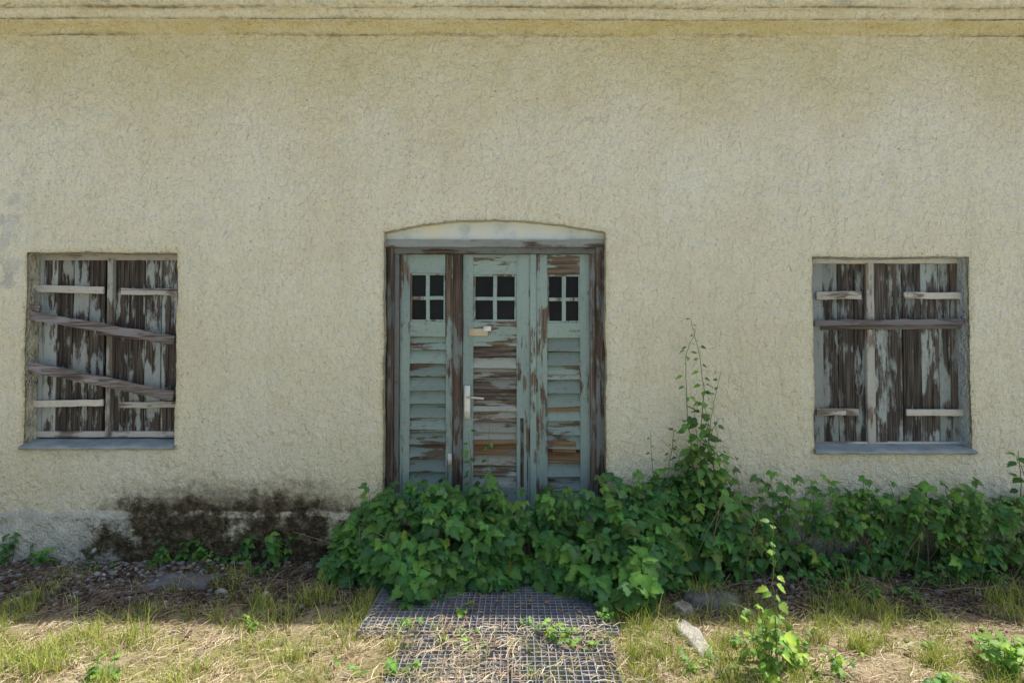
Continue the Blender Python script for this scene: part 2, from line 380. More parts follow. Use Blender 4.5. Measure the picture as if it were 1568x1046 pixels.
# ---------------- windows
def shutter_window(edgesA,edgesB,top,bot):
    pt=Part(); yb=.135
    for E in (edgesA,edgesB):
        for a,b in zip(E[:-1],E[1:]):
            x0,_=W(a,500,yb);x1,_=W(b,500,yb);zt=W(a,top,yb)[1]+random.uniform(-.006,.006);zb=W(a,bot,yb)[1]+random.uniform(-.01,.01)
            yj=random.uniform(-.004,.004)
            pt.board(((x0+x1)/2,yb+.011+yj,zb),((x0+x1)/2,yb+.011+yj,zt),(x1-x0)-.005,.022,0,wob=.0018)
    return pt
pt=shutter_window([66,88,112,136,160],[174,197,222,247,274],396,668)
pt.rect(50,275,387,398,.118,.05,1,vert=False)
pt.rect(56,67,390,668,.115,.05,2); pt.rect(268,280,390,668,.118,.05,2)
pt.rect(160,173,396,668,.10,.04,3)
pt.rect(50,275,660,669,.112,.05,1,vert=False)
for (a,b,c,d,y,h) in ((52,442,159,444,.095,11),(186,446,272,447,.1,10),(52,618,158,616,.095,10),(182,620,272,619,.1,9)):
    pt.board(P(a,b,y),P(c,d,y),h/196,.014,4,wob=.003)
pt.make('left_window_shutters',[M_SHUT,M_STRAP,M_WFR,M_STRAPV,M_STRAP],house)
pt=Part()
pt.board(P(34,480,.045),P(268,521,.055),13/198,.022,0,wob=.006,n=16,tone=.75)
pt.board(P(40,560,.04),P(267,606,.05),15/198,.022,0,wob=.006,n=16,tone=.9)
pt.board(P(148,508,.075),P(268,524,.08),7/198,.016,0,wob=.003,tone=.1)
pt.board(P(44,468,.05),P(62,472,.06),10/198,.02,0,tone=.8);pt.board(P(48,432,.07),P(58,462,.07),3/198,.008,0,tone=.2)
pt.make('nailed_planks',[M_PLANK],house)
pt=shutter_window([1259,1283,1308,1330],[1356,1382,1410,1437,1464],402,680)
pt.rect(1245,1475,393,403,.11,.05,1,vert=False)
pt.rect(1246,1259,398,682,.115,.05,2,tone=.3); pt.rect(1460,1467,398,682,.118,.05,2,tone=.2)
pt.rect(1330,1338,402,680,.108,.03,3,tone=.6); pt.rect(1340,1355,402,680,.112,.03,0,tone=.9)
pt.rect(1245,1475,676,684,.112,.05,1,vert=False)
for (a,b,c,d,y,h) in ((1250,452,1318,452,.095,12),(1384,452,1476,453,.09,10),(1250,630,1310,630,.095,11),(1388,631,1478,631,.09,10)):
    pt.board(P(a,b,y),P(c,d,y),h/196,.014,4,wob=.003)
pt.rect(1296,1316,626,636,.085,.012,4,vert=True)
pt.make('right_window_shutters',[M_SHUT2,M_STRAP,M_WFR,M_STRAPV,M_STRAP],house)
pt=Part()
pt.board(P(1246,495,.06),P(1487,492,.05),9/196,.025,0,wob=.004,n=14,tone=.0)
pt.board(P(1258,502,.10),P(1466,500,.10),6/190,.015,0,wob=.003,n=14,tone=.0)
pt.make('cross_plank',[M_PLANK],house)
def sill(name,R):
    V=[];Q=[];C=[];n=60
    pr=[(.17,R[2]+.045),(.02,R[2]+.018),(-.02,R[2]+.004),(-.028,R[2]-.004),(-.026,R[2]-.020),(-.01,R[2]-.024),(.02,R[2]-.024)]
    for i in range(n+1):
        x=R[0]-.01+(R[1]-R[0]+.02)*i/n
        for j,(y,z) in enumerate(pr):
            V.append((x,y+ns(x,j,0,8)*.006,z+ns(x,j*.2,5,5)*.009)); C.append((.5,.5,.5))
    m=len(pr)
    for i in range(n):
        for j in range(m-1): Q.append((i*m+j,(i+1)*m+j,(i+1)*m+j+1,i*m+j+1))
    np_mesh(name,V,Q,{'Col':C},[M_SILL],house)
sill('left_window_sill',LW);sill('right_window_sill',RW)

# ---------------- door
door=bpy.data.objects.new('front_door',None);S.collection.objects.link(door);door.parent=house
fr=Part(); yf=.065
fr.rect(591,603,372,802,yf,.10,0,wob=.002);fr.rect(602,611,386,802,yf+.025,.08,0)
fr.rect(914,929,372,802,yf,.10,1,wob=.002);fr.rect(905,914.5,386,802,yf+.025,.08,0)
fr.rect(589,930,367,378,yf-.014,.12,2,vert=False,n=30,tone=.9,wob=.002);fr.rect(592,927,377.5,388,yf+.014,.10,2,vert=False,n=30,tone=.0)
fr.make('door_frame',[M_FRAME,M_POST,M_LINT],door)
V=[];Q=[];C=[];n=40
zb=W(700,369,.07)[1]
for i in range(n+1):
    x=DO[0]-.02+(DO[1]-DO[0]+.04)*i/n; zt=DO[3]+RISE+.03
    for k in range(5): V.append((x,.082-.004*k+ns(x,k*.2,0,5)*.008,zb+(zt-zb)*k/4)); C.append((.5,.5,.5))
for i in range(n):
    for k in range(4): Q.append((i*5+k,(i+1)*5+k,(i+1)*5+k+1,i*5+k+1))
np_mesh('arched_lintel_panel',V,Q,{'Col':C},[M_TYMP],door,True)
def leaf(name,x0,x1,g0,g1,gt,gb,m1,m2,nsl,slm,bare=()):
    p=Part();y=.125
    p.rect(x0,g0,388,802,y,.045,1,tone=.7);p.rect(g1,x1,388,802,y,.045,1,tone=.8)
    p.rect(g0,g1,388,gt,y+.001,.043,0,vert=False,tone=.8);p.rect(g0,g1,gb,m1,y+.001,.043,0,vert=False,tone=.8)
    p.rect(g0,g1,m2,802,y+.001,.043,0,vert=False)
    for a,b,c,d,v in ((g0,g0+3,gt,gb,True),(g1-3,g1,gt,gb,True),(g0,g1,gt,gt+3,False),(g0,g1,gb-3,gb,False)):
        p.rect(a,b,c,d,y+.008,.02,1,vert=v,tone=.9)
    cx=(g0+g1)/2;cy=(gt+gb)/2+1
    p.rect(cx-3,cx+3,gt,gb,y+.010,.022,1,vert=True,tone=.95);p.rect(g0,g1,cy-2.7,cy+2.7,y+.012,.02,1,vert=False,tone=.95)
    p.poly([Vector((W(a,b,y+.03)[0],y+.03,W(a,b,y+.03)[1])) for a,b in ((g0,gb),(g1,gb),(g1,gt),(g0,gt))],2)
    h=(m2-m1)/nsl
    for k in range(nsl):
        c=m1+h*(k+.5);a0=P(g0-1,c,y+.024);a1=P(g1+1,c,y+.024)
        mm=slm if k not in bare else 4
        dy=random.uniform(-.003,.003); a0.y+=dy;a1.y+=dy+random.uniform(-.002,.002); a0.z+=random.uniform(-.004,.004);a1.z+=random.uniform(-.003,.003)
        p.board(a0,a1,h*1.04/192,.011,mm,nrm=(0,-1,.36),c=.002,n=8,wob=.0016)
    q=[P(a,b,y+.044) for a,b in ((g0,802),(g1,802),(g1,m1),(g0,m1))]; p.poly(q,2)
    p.make(name,[M_DOOR,M_DOORV,M_GLASS,M_DOORP,M_BARE],door)
leaf('left_fixed_leaf',611,694,628,682,418,492,515,742,11,0)
leaf('middle_leaf',708,812,725,791,420,492,530,744,13,3,(9,))
leaf('right_leaf',821,906,838,889,420,494,517,750,11,0,(8,))
p=Part()
p.rect(693,708,388,802,.10,.06,0,tone=.3,wob=.002);p.rect(812,821,388,802,.108,.03,1,tone=.95)
p.rect(846,882,676,694,.128,.01,2,vert=False,tone=.4);p.rect(724,792,673,680,.122,.012,2,vert=False,tone=.9);p.rect(838,889,624,629,.13,.01,2,vert=False,tone=.7)
p.rect(797,802,640,745,.118,.01,0,tone=.0)
p.make('door_posts_and_repairs',[M_POST,M_DOORV,M_BARE],door)
p=Part()
p.rect(711,720,590,641,.094,.006,0,c=.002,wob=0)
p.tube([P(715,608,.095),P(715,608,.05),P(722,608.5,.044),P(741,610,.046)],.009,.008,k=8)
p.tube([P(715,631,.10),P(715,631,.082)],.009,.009,k=8);p.tube([P(689,704,.13),P(689,704,.112)],.011,.010,k=8)
p.rect(686,692,694,712,.118,.006,0,c=.001,wob=0)
p.rect(718,747,503,514,.118,.006,1,vert=False,wob=.001);p.rect(740,752,499,507,.113,.01,0,vert=False,wob=.001)
p.make('door_handle',[M_STEEL,M_TAN],door,True)
p=Part();p.board((DO[0]-.1,-.10,.07),(DO[1]+.1,-.10,.07),.26,.16,0,nrm=(0,0,1),c=.015,wob=.004);p.board((DO[0],.08,DO[2]-.05),(DO[1],.08,DO[2]-.05),.26,.12,0,nrm=(0,0,1),c=.01)
p.make('door_step',[M_STONE],house)

# ---------------------------------------------------------------- ground
gx=lines([-300,-60,-15,-5,5,15,60,300],.045,-5,5,6); gy=lines([-300,-60,-15,-3.6,.2,10,60,300],.04,-3.6,.2,6)
def gz(x,y):
    if abs(x)>5.01 or y<-3.61 or y>.21: return 0.0
    e=min(sm(5,4.6,abs(x)),sm(-3.6,-3.2,y))
    return e*(ns(x,y,0,1.5)*.025+ns(x,y,3,7)*.012+ns(x,y,5,19)*.006 + .02*sm(-.5,0,y))
V=[(x,y,gz(x,y)) for y in gy for x in gx];n=len(gx)
Q=[(j*n+i,j*n+i+1,(j+1)*n+i+1,(j+1)*n+i) for j in range(len(gy)-1) for i in range(n-1)]
np_mesh('ground',V,Q,{'Col':[(.5,.5,.5)]*len(V)},[M_GROUND],None,True)
p=Part()
def grate(p,x0,x1,y0,y1,z,c=.036,rot=0.0):
    nx=int((x1-x0)/c);ny=int((y1-y0)/c);xc=(x0+x1)/2;yc=(y0+y1)/2;cr,sr=math.cos(rot),math.sin(rot)
    def R(x,y,dz=0.0): return (xc+(x-xc)*cr-(y-yc)*sr,yc+(x-xc)*sr+(y-yc)*cr,z+dz+.010*ns(x,y,4,1.6))
    for i in range(nx+1):
        x=x0+(x1-x0)*i/nx;p.board(R(x,y0),R(x,y1),.0055,.022,0,nrm=(0,0,1),c=.0008,n=3,wob=.0012)
    for j in range(ny+1):
        y=y0+(y1-y0)*j/ny;p.board(R(x0,y,.001),R(x1,y,.001),.0055,.022,0,nrm=(0,0,1),c=.0008,n=3,wob=.0012)
    for a,b in (((x0,y0),(x1,y0)),((x0,y1),(x1,y1)),((x0,y0),(x0,y1)),((x1,y0),(x1,y1))):
        p.board(R(*a),R(*b),.006,.028,0,nrm=(0,0,1),c=.001,n=3)
grate(p,-.86,.60,-1.02,-.22,.030,rot=-.008);grate(p,-.60,-.02,-1.84,-1.040,.018,rot=.012);grate(p,0.0,.53,-1.80,-1.045,.014,rot=-.014)
p.make('metal_grating',[M_ZINC])
def slab(name,px,py,w,l,h,rot,mat,sub=14):
    x,y=G(px,py,h*.5);V=[];Q=[]
    for j in range(sub+1):
        for i in range(sub+1):
            u=i/sub-.5;v=j/sub-.5;e=max(abs(u),abs(v))*2
            X=u*w*(1+.45*ns(u,v,px,3));Y=v*l*(1+.45*ns(v,u,px,3)); Z=h+ns(X,Y,px,9)*.018-(.05+h if e>.99 else (.012 if e>.85 else 0))
            V.append((x+X*math.cos(rot)-Y*math.sin(rot),y+X*math.sin(rot)+Y*math.cos(rot),Z))
    n=sub+1
    for j in range(sub):
        for i in range(sub): Q.append((j*n+i,j*n+i+1,(j+1)*n+i+1,(j+1)*n+i))
    np_mesh(name,V,Q,{'Col':[(.5,.5,.5)]*len(V)},[mat])
slab('stone_slab',283,888,.46,.20,.04,.05,M_SLATE);slab('stone_slab.001',1092,918,.34,.16,.05,-.1,M_SLATE)
slab('broken_stone',1062,975,.13,.38,.03,.12,M_STONE);slab('broken_stone.001',1045,930,.10,.12,.04,.4,M_STONE)

# ---------------------------------------------------------------- vegetation tools
def leaf_template(st=9,zig=.14,wid=.40,fold=.22,droop=.28):
    T=[];col=[]
    for i in range(st):
        t=i/(st-1); w=wid*math.sin(math.pi*min(1,t**.72))*(1.0-.15*t)+.008
        if 0<i<st-1: w*=1+(zig if i%2 else -zig)
        z=-droop*t*t
        for sx in (-1,0,1):
            T.append((sx*w,t-(0.05*abs(sx) if i%2==0 else -.02*abs(sx)),z+fold*w*abs(sx)));col.append(1.25 if sx==0 else 1.0-.06*(i%2))
    q=[]
    for i in range(st-1):
        a=i*3;q+= [(a,a+1,a+4,a+3),(a+1,a+2,a+5,a+4)]
    return np.array(T),np.array(q),np.array(col)
TL=leaf_template();TS=leaf_template(6,.0,.34,.25,.3)
class Leaves:
    def __init__(s): s.p=[];s.d=[];s.n=[];s.s=[];s.c=[]
    def add(s,p,d,n,sz,c): s.p.append(tuple(p));s.d.append(tuple(d));s.n.append(tuple(n));s.s.append(sz);s.c.append(c)
    def make(s,name,T,mat,parent=None):
        T,q,tc=T;p=np.array(s.p);d=np.array(s.d);n=np.array(s.n);sz=np.array(s.s)[:,None,None];c=np.array(s.c)
        n/=np.linalg.norm(n,axis=1,keepdims=True)+1e-9
        d-= (d*n).sum(1,keepdims=True)*n; d/=np.linalg.norm(d,axis=1,keepdims=True)+1e-9
        sd=np.cross(d,n); R=np.stack([sd,d,n],axis=1)
        TT=np.repeat(T[None],len(p),0).copy()
        TT[:,:,0]*=rng.uniform(.8,1.15,(len(p),1));TT[:,:,2]*=rng.uniform(.2,1.8,(len(p),1))
        tw=rng.normal(0,.25,(len(p),1));TT[:,:,2]+=TT[:,:,0]*tw*TT[:,:,1]
        V=p[:,None,:]+sz*np.einsum('ijk,ikl->ijl',TT,R)
        Q=(q[None]+(np.arange(len(p))*len(T))[:,None,None]).reshape(-1,4)
        C=(c[:,None,:]*tc[None,:,None]*rng.uniform(.93,1.07,(len(p),len(T),1))).reshape(-1,3)
        return np_mesh(name,V.reshape(-1,3),Q,{'Col':C},[mat],parent,True)
GREENS=[(.080,.21,.05),(.10,.25,.055),(.06,.17,.05),(.135,.29,.06),(.08,.20,.075)]
def gcol(b=1.0,y=0.0):
    c=random.choice(GREENS);k=b*random.uniform(.65,1.3)
    return (c[0]*k*(1+y*1.4),c[1]*k*(1+y*.4),c[2]*k)
def rv(s): return Vector((random.gauss(0,s),random.gauss(0,s),random.gauss(0,s)))
def trifoliate(L,p,dirn,nrm,sz,b=1.0,y=0.0,k=3):
    dirn=Vector(dirn);nrm=Vector(nrm).normalized();dirn=(dirn-nrm*dirn.dot(nrm)).normalized();side=dirn.cross(nrm)
    c=gcol(b,y)
    for a in ([0] if k==1 else [0,1.15,-1.15] if k==3 else [0,.9,-.9,1.9,-1.9]):
        d=dirn*math.cos(a)+side*math.sin(a);m=nrm+side*math.sin(a)*.25+rv(.12)
        L.add(Vector(p)+d*sz*.12,d,m,sz*(1 if a==0 else .82)*random.uniform(.9,1.1),tuple(x*random.uniform(.9,1.1) for x in c))
bush=empty('bramble_bush')
tops=[(505,850),(530,805),(560,780),(600,762),(650,758),(700,750),(740,756),(800,770),(860,775),(900,760),(945,745),(1000,744),(1060,720),(1100,726),(1150,752),(1200,758),(1250,770),(1330,762),(1400,776),(1470,770),(1568,760),(1660,760)]
fronts=[(505,862),(530,870),(600,892),(660,914),(720,892),(800,890),(860,896),(900,916),(950,930),(1000,892),(1060,868),(1130,864),(1250,868),(1400,872),(1568,864),(1660,864)]
def ip(tb,x): return float(np.interp(x,[a for a,_ in tb],[b for _,b in tb]))
L=Leaves();st=Part()
cnt=0
while cnt<2500:
    px=random.uniform(505,1660)
    dens=1.0 if px<1130 else .50
    if 1210<px<1300: dens=.36
    if random.random()>dens: continue
    H=W(px,ip(tops,px),-.28)[1]*random.choice([1,1,1.05,.97,.88]); yfr=-G(px,ip(fronts,px))[1]; dep=max(.30,yfr+.12)
    if px<1130: dep+=.06
    th=math.asin(random.random()**.75) if random.random()<.75 else random.uniform(.0,.6)
    x0=(px-784)/F*(CD-.28)
    r=(.70+.30*random.random()**.5)*(1+.20*noise.noise(Vector((x0*2.6,th*1.8,2)))+.18*noise.noise(Vector((x0*7,th*4,7))))
    y=-dep*math.cos(th)*r; z=max(.03,H*math.sin(th)*r+.03)
    gap=noise.noise(Vector((x0*4.5,z*6,11)))
    if gap<(-.14 if px>1130 else -.40): continue
    nrm=Vector((0,-math.cos(th)*.7-.1,math.sin(th)*.7+.6))+rv(.42)
    d=Vector((random.gauss(0,.8),-.6,-.45))+rv(.2)
    sz=random.uniform(.055,.115) if px<1130 else random.uniform(.045,.09)
    yel=.55 if (random.random()<.08 or (px>1000 and random.random()<.18)) else 0
    trifoliate(L,(x0,y,z),d,nrm,sz,b=(1.0 if px<1130 else 1.05)*(.62+.5*r),y=yel,k=3 if random.random()<.75 else 1);cnt+=1
for k in range(90):
    px=random.choice([random.uniform(560,960),random.uniform(930,1568),random.uniform(1100,1600)])
    top=ip(tops,px)-random.uniform(-5,36);y=-random.uniform(.05,.4);q=P(px,top,y);b0=Vector((q.x+random.gauss(0,.08),y*.7,.05))
    mid=(q+b0)/2+Vector((random.gauss(0,.04),-.05,.05));st.tube([b0,mid,q],.003,.0015)
    for t in range(5):
        f=.5+.5*t/4;c=b0.lerp(q,f)+Vector((random.gauss(0,.02),-.01,0))
        trifoliate(L,c,(random.gauss(0,1),-.5,-.1),(random.gauss(0,.3),-.6,.8),random.uniform(.035,.075),1.1,.15)
for px,py,dx,dy in ((660,905,-.05,-.22),(700,890,.02,-.30),(905,905,.08,-.18),(930,925,-.04,-.22),(800,885,.1,-.15),(760,885,-.1,-.12),(1000,885,.15,-.15),(620,895,-.12,-.12),(860,895,.05,-.12)):
    x,y=G(px,py);a0=Vector((x,y+.12,.10));a1=a0+Vector((dx,dy,-.04));st.tube([a0,(a0+a1)/2+Vector((0,0,.05)),a1],.003,.0015,col=(.09,.13,.04,1))
    for t in range(7):
        f=t/6;trifoliate(L,a0.lerp(a1,f)+Vector((random.gauss(0,.03),0,.03)),(random.gauss(0,.8),-.8,0),(random.gauss(0,.3),-.3,1),random.uniform(.05,.09),1.1,.1)
for k in range(120):
    px=random.uniform(540,1600);x0=(px-784)/F*3.6;H=W(px,ip(tops,px),-.28)[1]
    b0=Vector((x0,-random.uniform(.03,.35),0));q=b0+Vector((random.gauss(0,.25),-random.uniform(0,.2),H*random.uniform(.5,.95)))
    st.tube([b0,(b0+q)/2+Vector((0,-.02,.06)),q],.0035,.002,col=random.choice([(.16,.10,.06,1),(.10,.15,.05,1),(.28,.22,.14,1)]))
for k in range(110):
    px=random.uniform(930,1600);x,y=G(px,random.uniform(855,915));dx=random.gauss(0,.25)
    st.tube([(x,y,.01),(x+dx*.4,y+random.gauss(0,.05),.04+random.random()*.08),(x+dx,y+random.gauss(0,.08),.03)],.0022,.0013,col=random.choice([(.30,.25,.18,1),(.18,.13,.09,1),(.40,.34,.24,1)]),k=4)
L.make('foliage',TL,M_LEAF,bush);st.make('canes',[M_STEM],bush,True)
def scatter_weeds(name,zones):
    e=empty(name);L=Leaves();st=Part()
    for (px,py,n,spread,h,sz,y) in zones:
        x,yy=G(px,py)
        for k in range(n):
            q=Vector((x+random.gauss(0,spread),min(-.03,yy+random.gauss(0,spread*.45)),0));tp=q+Vector((random.gauss(0,.05),random.gauss(0,.03)-.02,h*random.uniform(.5,1.1)))
            st.tube([q,(q+tp)/2+Vector((.01,0,0)),tp],.0022,.0012,col=(.09,.15,.04,1))
            for t in range(4):
                f=.35+.65*t/3;trifoliate(L,q.lerp(tp,f),(random.gauss(0,1),random.gauss(-.3,.6),.05),(random.gauss(0,.3),-.35+random.gauss(0,.3),1),sz*random.uniform(.6,1.1),1.0,y,k=random.choice([1,3,3]))
    L.make('leaves',TL,M_LEAF,e);st.make('stems',[M_STEM],e,True)
scatter_weeds('wall_foot_weeds',[(305,852,8,.10,.21,.07,.1),(430,850,7,.10,.22,.08,.0),(335,868,6,.10,.12,.045,.1),(20,865,7,.1,.22,.05,.0),(70,868,5,.08,.14,.05,0),(395,880,5,.05,.10,.04,.1),
   (245,868,5,.08,.10,.04,.2),(150,872,4,.1,.08,.03,.2),(1300,880,10,.15,.12,.06,0),(1390,875,12,.15,.12,.055,.0),(1500,870,14,.2,.14,.05,.1),(1440,900,5,.06,.14,.05,.3),(1150,865,10,.14,.15,.05,.0),(1225,870,8,.1,.12,.05,.1),
   (1020,905,8,.1,.10,.05,.1),(1270,900,8,.15,.09,.045,.1),(1370,905,8,.15,.08,.04,.2),(1530,895,8,.15,.10,.045,.1),(1110,890,6,.1,.08,.04,.1),
   (520,868,10,.07,.16,.05,.1),(1560,820,10,.1,.4,.06,.0),(1480,790,6,.1,.3,.05,.0)])
def weed_plant(name,stems,big,small,dens,y=0.0,b=1.0,k=1,up=.5):
    e=empty(name);L=Leaves();st=Part()
    for s in stems:
        pts=[P(*q) for q in s]; fine=[]
        for a,c in zip(pts[:-1],pts[1:]):
            m=6
            for i in range(m): fine.append(a.lerp(c,i/m)+rv(.0025))
        fine.append(pts[-1]);st.tube(fine,.0042,.0015,col=(.14,.18,.07,1))
        tot=len(fine)
        for i in range(tot):
            f=i/(tot-1)
            for r in range(dens if f<.6 else max(1,dens-1)):
                if f>.6 and random.random()<.25: continue
                sz=(big*(1-f)+small*f)*random.uniform(.7,1.2);a=random.uniform(0,6.28)
                d=Vector((math.cos(a),math.sin(a)*.8,-.25))
                p0=fine[i];p1=p0+Vector((d.x,d.y,.3))*sz*.35;st.tube([p0,p1],.0013,.0009,col=(.14,.18,.07,1),k=3)
                trifoliate(L,p1,d,(d.x*.3+random.gauss(0,.2),-.55,up+.5),sz,b,y,k)
    L.make('leaves',TL,M_LEAF,e);st.make('stems',[M_STEM],e,True)
Y=-.16
weed_plant('tall_weed',[[(1078,800,Y),(1070,700,Y),(1078,600,Y),(1070,540,Y),(1058,488,Y)],
  [(1085,800,Y-.04),(1082,720,Y),(1088,640,Y),(1104,570,Y)],[(1060,790,Y),(1062,700,Y),(1052,640,Y),(1050,545,Y),(1065,505,Y)]],.085,.026,2,.2,1.05)
weed_plant('tall_weed.001',[[(1030,790,Y),(1022,730,Y),(1032,660,Y),(1022,655,Y)],[(1005,800,Y-.03),(1000,730,Y),(996,660,Y)],[(1045,790,Y-.05),(1050,740,Y),(1040,700,Y),(1012,672,Y)]],.065,.024,1,.1,1.0)
weed_plant('tall_weed.002',[[(1120,800,Y),(1108,740,Y),(1098,690,Y),(1130,705,Y)],[(1100,800,Y-.1),(1092,720,Y),(1085,672,Y),(1100,640,Y)],[(1060,800,Y-.1),(1075,740,Y),(1068,680,Y),(1062,620,Y)],[(1075,800,Y-.1),(1065,720,Y),(1085,650,Y),(1075,600,Y)]],.085,.05,2,.35,1.05)
weed_plant('door_weed',[[(715,790,-.05),(722,720,.02),(717,660,.05)],[(730,790,-.05),(745,730,0),(750,650,.04)],[(640,790,-.05),(650,760,-.04),(646,728,-.03)]],.07,.05,1,.1,1.0)
weed_plant('edge_weed',[[(1568,800,-.3),(1563,740,-.3),(1560,690,-.3)],[(1600,800,-.3),(1575,740,-.3),(1556,700,-.3)],[(1500,800,-.3),(1490,760,-.3),(1460,740,-.3)]],.07,.06,1,.2,1.0)
YF=-1.38
weed_plant('sapling_weed',[[(1192,1042,YF),(1188,960,YF),(1183,880,YF),(1184,800,YF)]],.075,.045,2,.6,1.35,k=1)
def low_plants(name,items):
    e=empty(name);L=Leaves();st=Part()
    for px,py,h,n,sz,y,b in items:
        x,yy=G(px,py)
        for k in range(n):
            q=Vector((x+random.gauss(0,.035),yy+random.gauss(0,.025),0));tp=q+Vector((random.gauss(0,.05),random.gauss(0,.03),h*random.uniform(.4,1.1)))
            st.tube([q,(q+tp)/2+rv(.004),tp],.002,.001,col=(.14,.2,.06,1))
            for t in range(5):
                f=.25+.75*t/4;trifoliate(L,q.lerp(tp,f),(random.gauss(0,1),random.gauss(-.2,.8),.2),(random.gauss(0,.35),random.gauss(-.2,.3),1),sz*random.uniform(.6,1.1),b,y*.85,k=random.choice([1,1,3]))
    L.make('leaves',TL,M_LEAF,e);st.make('stems',[M_STEM],e,True)
low_plants('foreground_weeds',[(1180,1040,.34,12,.05,.75,1.4),(1225,1030,.22,8,.05,.75,1.4),(1150,1010,.16,6,.04,.7,1.4),(1290,1040,.16,5,.04,.8,1.4),(1520,1010,.16,7,.05,.6,1.3),(1550,1040,.22,8,.06,.6,1.3),(1430,1055,.14,3,.06,.4,1.2),
  (700,985,.10,6,.035,.8,1.4),(735,1000,.07,5,.03,.8,1.4),(810,972,.08,5,.03,.6,1.2),(850,985,.12,6,.04,.8,1.4),(880,995,.10,5,.035,.8,1.4),(620,975,.12,4,.04,.7,1.3),(693,945,.10,1,.07,.9,1.6),(940,960,.12,5,.035,.6,1.3),(160,1040,.12,5,.04,.5,1.2),(600,1035,.10,4,.04,.7,1.3),(1070,1035,.12,5,.035,.7,1.4),(380,965,.08,3,.03,.7,1.3),(1430,990,.06,3,.03,.8,1.4)])

# ---------------------------------------------------------------- grass & straw
def blades(x,y,h,w,lean,az,cols,z0=0.0,flat=False):
    n=len(x); ca,sa=np.cos(az),np.sin(az); V=np.zeros((n,8,3)); fz=rng.uniform(0,6.28,n)
    for k,t in enumerate((0,.35,.7,1.0)):
        off=lean*h*(t**1.8); zz=h*t*(1-.35*lean*t) if not flat else z0+h*0+.012*np.sin(t*3.1)*rng.uniform(.2,1.6,n)
        if flat: off=h*t
        ww=w*(1-t*.85)
        cxp=x+ca*off;cyp=y+sa*off
        if flat:
            bend=np.sin(t*3.1)*rng.normal(0,.12,n)*h; cxp=cxp-sa*bend;cyp=cyp+ca*bend
        px=-np.sin(fz) if not flat else -sa; py=np.cos(fz) if not flat else ca
        V[:,k*2,0]=cxp-px*ww;V[:,k*2,1]=cyp-py*ww;V[:,k*2,2]=zz
        V[:,k*2+1,0]=cxp+px*ww;V[:,k*2+1,1]=cyp+py*ww;V[:,k*2+1,2]=zz+(0.0015 if flat else 0)
    q=np.array([(0,1,3,2),(2,3,5,4),(4,5,7,6)]);Q=(q[None]+(np.arange(n)*8)[:,None,None]).reshape(-1,4)
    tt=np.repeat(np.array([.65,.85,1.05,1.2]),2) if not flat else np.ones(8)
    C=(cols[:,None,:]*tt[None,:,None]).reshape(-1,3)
    return V.reshape(-1,3),Q,C
def field(seed,x,y,s):
    return np.array([noise.noise(Vector((a*s,b*s,seed))) for a,b in zip(x,y)])
def gzs(x,y): return np.array([gz(a,b) for a,b in zip(x,y)])
def on_grate(x,y): return (x>-.86)&(x<.60)&(y<-.22)&(y>-1.85)
n=80000;x=rng.uniform(-3.6,3.6,n);y=-.15-1.9*rng.random(n)**.85
f=field(1.0,x,y,2.0)*1.2+field(4.0,x,y,6)*1.0
shade=np.clip((-y-.5)/.6,0,1)
keep=rng.random(n)<np.clip(.06+.50*shade+f*1.5,0.02,1)*np.where(y>-.5,.4,1)
g=on_grate(x,y);keep&=~(g&(rng.random(n)>np.where(y<-.95,.50+.9*f,.05)))
x,y,f=x[keep],y[keep],f[keep];n=len(x)
pal=np.array([(.28,.38,.06),(.40,.49,.10),(.56,.57,.16),(.70,.63,.30),(.17,.28,.05)]);ci=rng.choice(5,n,p=[.24,.30,.22,.14,.10]);cols=pal[ci]*rng.uniform(.75,1.2,(n,1))
h=rng.gamma(4,.013,n)+.010; h*=np.where(on_grate(x,y),.6,1)*(1+.9*np.clip(f,-.6,1))
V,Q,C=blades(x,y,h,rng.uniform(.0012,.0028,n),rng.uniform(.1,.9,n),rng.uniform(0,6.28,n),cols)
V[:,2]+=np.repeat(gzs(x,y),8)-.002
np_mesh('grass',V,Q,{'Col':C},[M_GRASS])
xt=[];yt=[]
for px,py,k in ((1315,1000,170),(1250,985,60),(60,1030,90),(970,1010,80),(450,1010,60),(330,950,50),(600,1000,60),(1440,1020,70)):
    a,b=G(px,py);xt+=list(rng.normal(a,.035,k));yt+=list(rng.normal(b,.025,k))
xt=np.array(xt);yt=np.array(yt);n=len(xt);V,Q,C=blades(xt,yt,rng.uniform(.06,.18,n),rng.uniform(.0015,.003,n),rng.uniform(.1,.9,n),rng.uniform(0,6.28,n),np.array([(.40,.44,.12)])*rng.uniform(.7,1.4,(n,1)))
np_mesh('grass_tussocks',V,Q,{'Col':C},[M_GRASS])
n=60000;x=rng.uniform(-3.9,3.9,n);y=-.04-2.0*rng.random(n)**.8
f=field(8.0,x,y,2.2)*.9+field(9.0,x,y,8)*.6
keep=rng.random(n)<np.clip(.58+f*1.1,.1,1);keep&=~(on_grate(x,y)&(rng.random(n)>np.where(y<-.95,.55,.10)))
x,y=x[keep],y[keep];n=len(x)
pal=np.array([(.68,.54,.34),(.76,.65,.45),(.48,.34,.22),(.30,.19,.13),(.62,.43,.34),(.80,.73,.57)]);ci=rng.choice(6,n,p=[.26,.22,.16,.10,.15,.11]);cols=pal[ci]*rng.uniform(.7,1.1,(n,1))
wall_shade=np.clip((y+1.0)/.35,0,1)[:,None];cols=cols*(1-.58*wall_shade)*np.where(wall_shade>.5,np.array([[.95,.97,1.05]]),1)  # shade painted into the straw colour: darker and bluer towards the wall
V,Q,C=blades(x,y,rng.gamma(3,.022,n)+.015,rng.uniform(.0009,.0024,n),rng.uniform(0,.1,n),rng.uniform(0,6.28,n),cols,flat=True)
